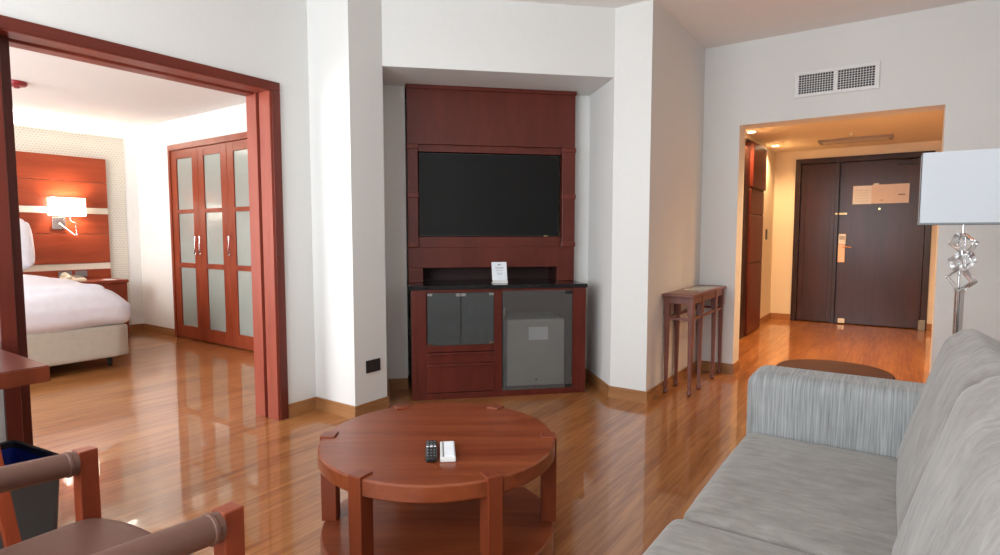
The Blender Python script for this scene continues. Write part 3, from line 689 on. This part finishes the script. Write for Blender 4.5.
# ------------------------------------------------------------------ round side table beyond the sofa
t = thing('side_table', 'round dark wooden side table beyond the sofa arm', 'table', (-0.26, 3.42, 0))
MB().lathe([(0.262, 0.475), (0.268, 0.481), (0.268, 0.494), (0.262, 0.50)], n=64).build('tabletop', wood('side_table_wood', (0.11, 0.026, 0.014), (0.17, 0.045, 0.024), (9, 1.2, 1), 0.6, spec=0.15, coat=0.0), t, 0, 'auto')
MB().lathe([(0.21, 0.10), (0.21, 0.12)], n=48).build('shelf', cherry, t, 0, 'auto')
for k in range(4):
    a = R(45+90*k); x, y = 0.20*math.cos(a), 0.20*math.sin(a)
    MB().box(x-0.018, x+0.018, y-0.018, y+0.018, 0, 0.4745).build('leg', cherry, t, 0.003)

# ------------------------------------------------------------------ floor lamp
LX, LY = 0.222, 3.2
t = thing('floor_lamp', 'chrome floor lamp with white rectangular shade and stacked crystal blocks', 'floor lamp', (LX, LY, 0))
MB().lathe([(0.14, 0), (0.14, 0.012), (0.13, 0.018), (0.02, 0.024)], n=48).build('lamp_base', chrome, t, 0, 'auto')
pz = 1.02
MB().lathe([(0.017, 0.02), (0.017, 0.95), (0.02, 0.965), (0.006, 0.975)], n=24).build('pole', chrome, t, 0, 'auto')
MB().cyl(0.005, 0.97, 1.30, n=12).build('rod', chrome, t, 0, 'auto')
def crystal_block(z, a, tilt, sx, sz):
    m = MB(); m.box(-sx, sx, -0.032, 0.032, -sz, sz)
    M_ = Matrix.Rotation(a, 4, 'Z') @ Matrix.Rotation(tilt, 4, 'Y')
    bmesh.ops.transform(m.bm, matrix=M_, verts=m.bm.verts)
    o = m.build('crystal_block', crystal, t, 0.004); o.location = (0.003, 0, z); return o
crystal_block(1.165, R(35), R(34), 0.036, 0.030)
crystal_block(1.088, R(50), R(-30), 0.038, 0.028)
crystal_block(1.008, R(-30), R(50), 0.040, 0.034)
m = MB(); x0, x1, y0, y1, zb, zt = -0.16, 0.16, -0.09, 0.09, 1.247, 1.553
for (a, b, c_, d_) in ((x0, x1, y0, y0+0.003), (x0, x1, y1-0.003, y1), (x0, x0+0.003, y0, y1), (x1-0.003, x1, y0, y1)): m.box(a, b, c_, d_, zb, zt)
sh = m.build('lamp_shade', shade_m, t)
m = MB()
for (a, b, c_, d_) in ((x0-.001, x1+.001, y0-.001, y0+0.004), (x0-.001, x1+.001, y1-0.004, y1+.001), (x0-.001, x0+0.004, y0, y1), (x1-0.004, x1+.001, y0, y1)): m.box(a, b, c_, d_, zb-0.002, zb+0.006)
m.box(-0.15, 0.15, -0.003, 0.003, zb+0.045, zb+0.049); m.build('shade_rim', grey_p, sh)

# ------------------------------------------------------------------ sofa
t = thing('sofa', 'two-seat sofa in textured grey fabric with loose seat and back cushions', 'sofa', (0, 1.48, 0))
def sb(x0, x1, y0, y1, z0, z1, name, mat, **kw): return MB().soft(x0, x1, y0-1.48, y1-1.48, z0, z1, **kw).build(name, mat, t, 0, True)
sb(-0.40, 0.42, 0.62, 2.36, 0.07, 0.275, 'sofa_base', fab_arm, r=0.02, n=8)
sb(-0.475, 0.42, 2.365, 2.60, 0.06, 0.668, 'armrest', fab_arm, r=0.055, n=22)
sb(-0.465, 0.42, 0.385, 0.615, 0.06, 0.668, 'armrest', fab_arm, r=0.055, n=22)
sb(0.24, 0.44, 0.62, 2.36, 0.20, 0.80, 'sofa_back', fab_back, r=0.05, n=14)
def seatfn(p, u): return p
sb(-0.466, 0.22, 1.532, 2.362, 0.27, 0.446, 'seat_cushion', fab_seat, r=0.04, bz=0.008, bx=0.012, n=20)
sb(-0.485, 0.22, 0.618, 1.528, 0.27, 0.446, 'seat_cushion', fab_seat, r=0.04, bz=0.010, bx=0.012, n=20)
def backfn(p, u):
    p = p.copy(); k = (u.z+1)/2
    p.x += 0.13*k
    p.z -= 0.05*max(0, u.z)*max(0, u.x+0.4)
    return p
sb(0.012, 0.20, 1.60, 2.372, 0.435, 0.905, 'back_cushion', fab_back, r=0.055, bx=0.015, bz=0.014, n=22, fn=backfn)
sb(0.0, 0.20, 0.63, 1.598, 0.435, 0.91, 'back_cushion', fab_back, r=0.06, bx=0.02, bz=0.02, n=22, fn=backfn)
m = None
for sx in (-0.38, 0.36):
    for sy in (-1.03, 1.06): MB().lathe([(0.02, 0), (0.025, 0.07)], (sx, sy, 0), 16).build('leg', black, t, 0, 'auto')

# ------------------------------------------------------------------ desk, bin, chairs
t = thing('desk', 'reddish wooden desk against the wall at the left edge', 'desk', (WL, 0.0, 0))
DE = 0.733; DX = 0.872
MB().box(0.001, DX-0.004, -0.95, DE, 0.694, 0.75).build('desktop', cherry_h, t, 0.003)
MB().box(DX-0.004, DX, -0.95, DE, 0.694, 0.747).build('edge_band', table_l, t, 0.001)
MB().box(0.05, DX-0.08, -0.93, -0.90, 0, 0.694).build('side_panel', cherry, t, 0.002)
MB().box(0.001, 0.03, -0.9, 0.70, 0.60, 0.694).build('wall_rail', cherry, t, 0.002)
MB().box(0.05, DX-0.3, -0.40, -0.02, 0.10, 0.694).build('drawer_unit', cherry, t, 0.003)
t = thing('waste_bin', 'rectangular dark grey waste bin with a blue liner beside the desk end', 'bin', (-2.792, 0.703, 0), R(7))
def rr_loft(prof, n=6, rc=0.03):
    # rounded-rectangle rings: (half length, half depth, height)
    m = MB(); rings = []
    for hx, hy, z in prof:
        ring = []
        for cx, cy, a0 in ((hx-rc, hy-rc, 0), (-hx+rc, hy-rc, 90), (-hx+rc, -hy+rc, 180), (hx-rc, -hy+rc, 270)):
            for k in range(n+1):
                an = R(a0+90*k/n); ring.append(m.bm.verts.new((cx+rc*math.cos(an), cy+rc*math.sin(an), z)))
        rings.append(ring)
    for p, q in zip(rings, rings[1:]):
        for k in range(len(p)): m.bm.faces.new((p[k], p[(k+1) % len(p)], q[(k+1) % len(p)], q[k]))
    return m, rings
L_, D_ = 0.192, 0.100
m, rg = rr_loft([(L_-0.025, D_-0.02, 0.0), (L_-0.002, D_-0.002, 0.335), (L_, D_, 0.337), (L_, D_, 0.349), (L_-0.006, D_-0.006, 0.35), (L_-0.008, D_-0.008, 0.335), (L_-0.028, D_-0.023, 0.01)])
m.bm.faces.new(rg[0][::-1]); m.bm.faces.new(rg[-1])
m.build('bin_body', plain('bin_grey', (0.055, 0.06, 0.062), 0.5), t, 0, 'auto')
m, rg = rr_loft([(L_+0.002, D_+0.002, 0.325), (L_+0.003, D_+0.003, 0.351), (L_-0.004, D_-0.004, 0.356), (L_-0.010, D_-0.010, 0.350), (L_-0.011, D_-0.011, 0.325)])
m.build('rim', black, t, 0, 'auto')
m, rg = rr_loft([(L_-0.011, D_-0.011, 0.326), (L_-0.014, D_-0.013, 0.25), (L_-0.03, D_-0.03, 0.16), (L_-0.06, D_-0.06, 0.15)])
m.bm.faces.new(rg[-1]); m.build('liner', blue_m, t, 0, 'auto')

CA = R(3)
t = thing('armchair', 'armchair with taupe leather seat, padded arms and square reddish wooden posts', 'armchair', (-1.385, 0.345, 0), CA)
AW = 0.315; AH = 0.652
for sx in (-1, 1):
    x = sx*0.305
    MB().box(x-0.021, x+0.021, 0.232, 0.276, 0.0, AH).build('leg', chair_w, t, 0.003)
    m = MB(); m.tube([(x, 0.231, AH-0.030), (x, 0.10, AH-0.020), (x, -0.06, AH-0.008), (x, -0.24, AH+0.005)], 0.030, 20); a_ = m.build('arm_pad', leather, t, 0, 'auto')
    m = MB(); m.lathe([(0.030, 0.208), (0.0325, 0.211), (0.0325, 0.217), (0.030, 0.220)], (x, 0, AH-0.029), 24, 'y'); m.build('cuff_seam', leather, a_, 0, 'auto')
    m = MB(); m.hexa([(x-0.022, -0.30, 0), (x+0.022, -0.30, 0), (x+0.022, -0.26, 0), (x-0.022, -0.26, 0)], [(x-0.02, -0.27, 0.42), (x+0.02, -0.27, 0.42), (x+0.02, -0.225, 0.42), (x-0.02, -0.225, 0.42)])
    m.hexa([(x-0.02, -0.27, 0.42), (x+0.02, -0.27, 0.42), (x+0.02, -0.225, 0.42), (x-0.02, -0.225, 0.42)], [(x-0.02, -0.37, 0.88), (x+0.02, -0.37, 0.88), (x+0.02, -0.335, 0.88), (x-0.02, -0.335, 0.88)])
    m.build('leg', chair_w, t, 0.003)
def seatround(p, u):
    p = p.copy(); p.x *= 1-0.05*max(0, -u.y)
    p.y -= 0.06*u.x**4*max(0, u.y)
    return p
MB().soft(-0.312, 0.312, -0.25, 0.31, 0.385, 0.478, 0.035, bz=0.014, n=20, fn=seatround).build('seat', leather, t, 0, True)
m = MB(); m.box(-0.285, 0.285, 0.235, 0.26, 0.32, 0.384); m.box(-0.285, 0.285, -0.26, -0.235, 0.32, 0.384); m.box(-0.30, -0.275, -0.235, 0.235, 0.32, 0.384); m.box(0.275, 0.30, -0.235, 0.235, 0.32, 0.384)
m.build('seat_rail', chair_w, t, 0.002)
def brest(p, u): p = p.copy(); p.y -= 0.22*(p.z); return p
MB().soft(-0.293, 0.293, -0.335, -0.275, 0.50, 0.88, 0.028, by=0.012, n=14, fn=brest).build('backrest', leather, t, 0, True)

t = thing('desk_chair', 'wooden desk chair tucked at the desk, one slanting back post showing beside the bin', 'chair', (-2.50, 0.342, 0), 0)
for sy in (-1, 1):
    m = MB(); m.hexa([(0.20, sy*0.255-0.02, 0), (0.235, sy*0.255-0.02, 0), (0.235, sy*0.255+0.02, 0), (0.20, sy*0.255+0.02, 0)],
                     [(0.22, sy*0.15-0.019, 0.88), (0.25, sy*0.15-0.019, 0.88), (0.25, sy*0.15+0.019, 0.88), (0.22, sy*0.15+0.019, 0.88)])
    m.build('leg', chair_w, t, 0.003)
    MB().box(-0.22, -0.185, sy*0.19-0.018, sy*0.19+0.018, 0, 0.42).build('leg', chair_w, t, 0.003)
MB().soft(-0.24, 0.20, -0.205, 0.205, 0.42, 0.475, 0.025, bz=0.01, n=12).build('seat', leather, t, 0, True)
MB().soft(0.215, 0.245, -0.13, 0.13, 0.60, 0.85, 0.014, n=10).build('backrest', leather, t, 0, True)
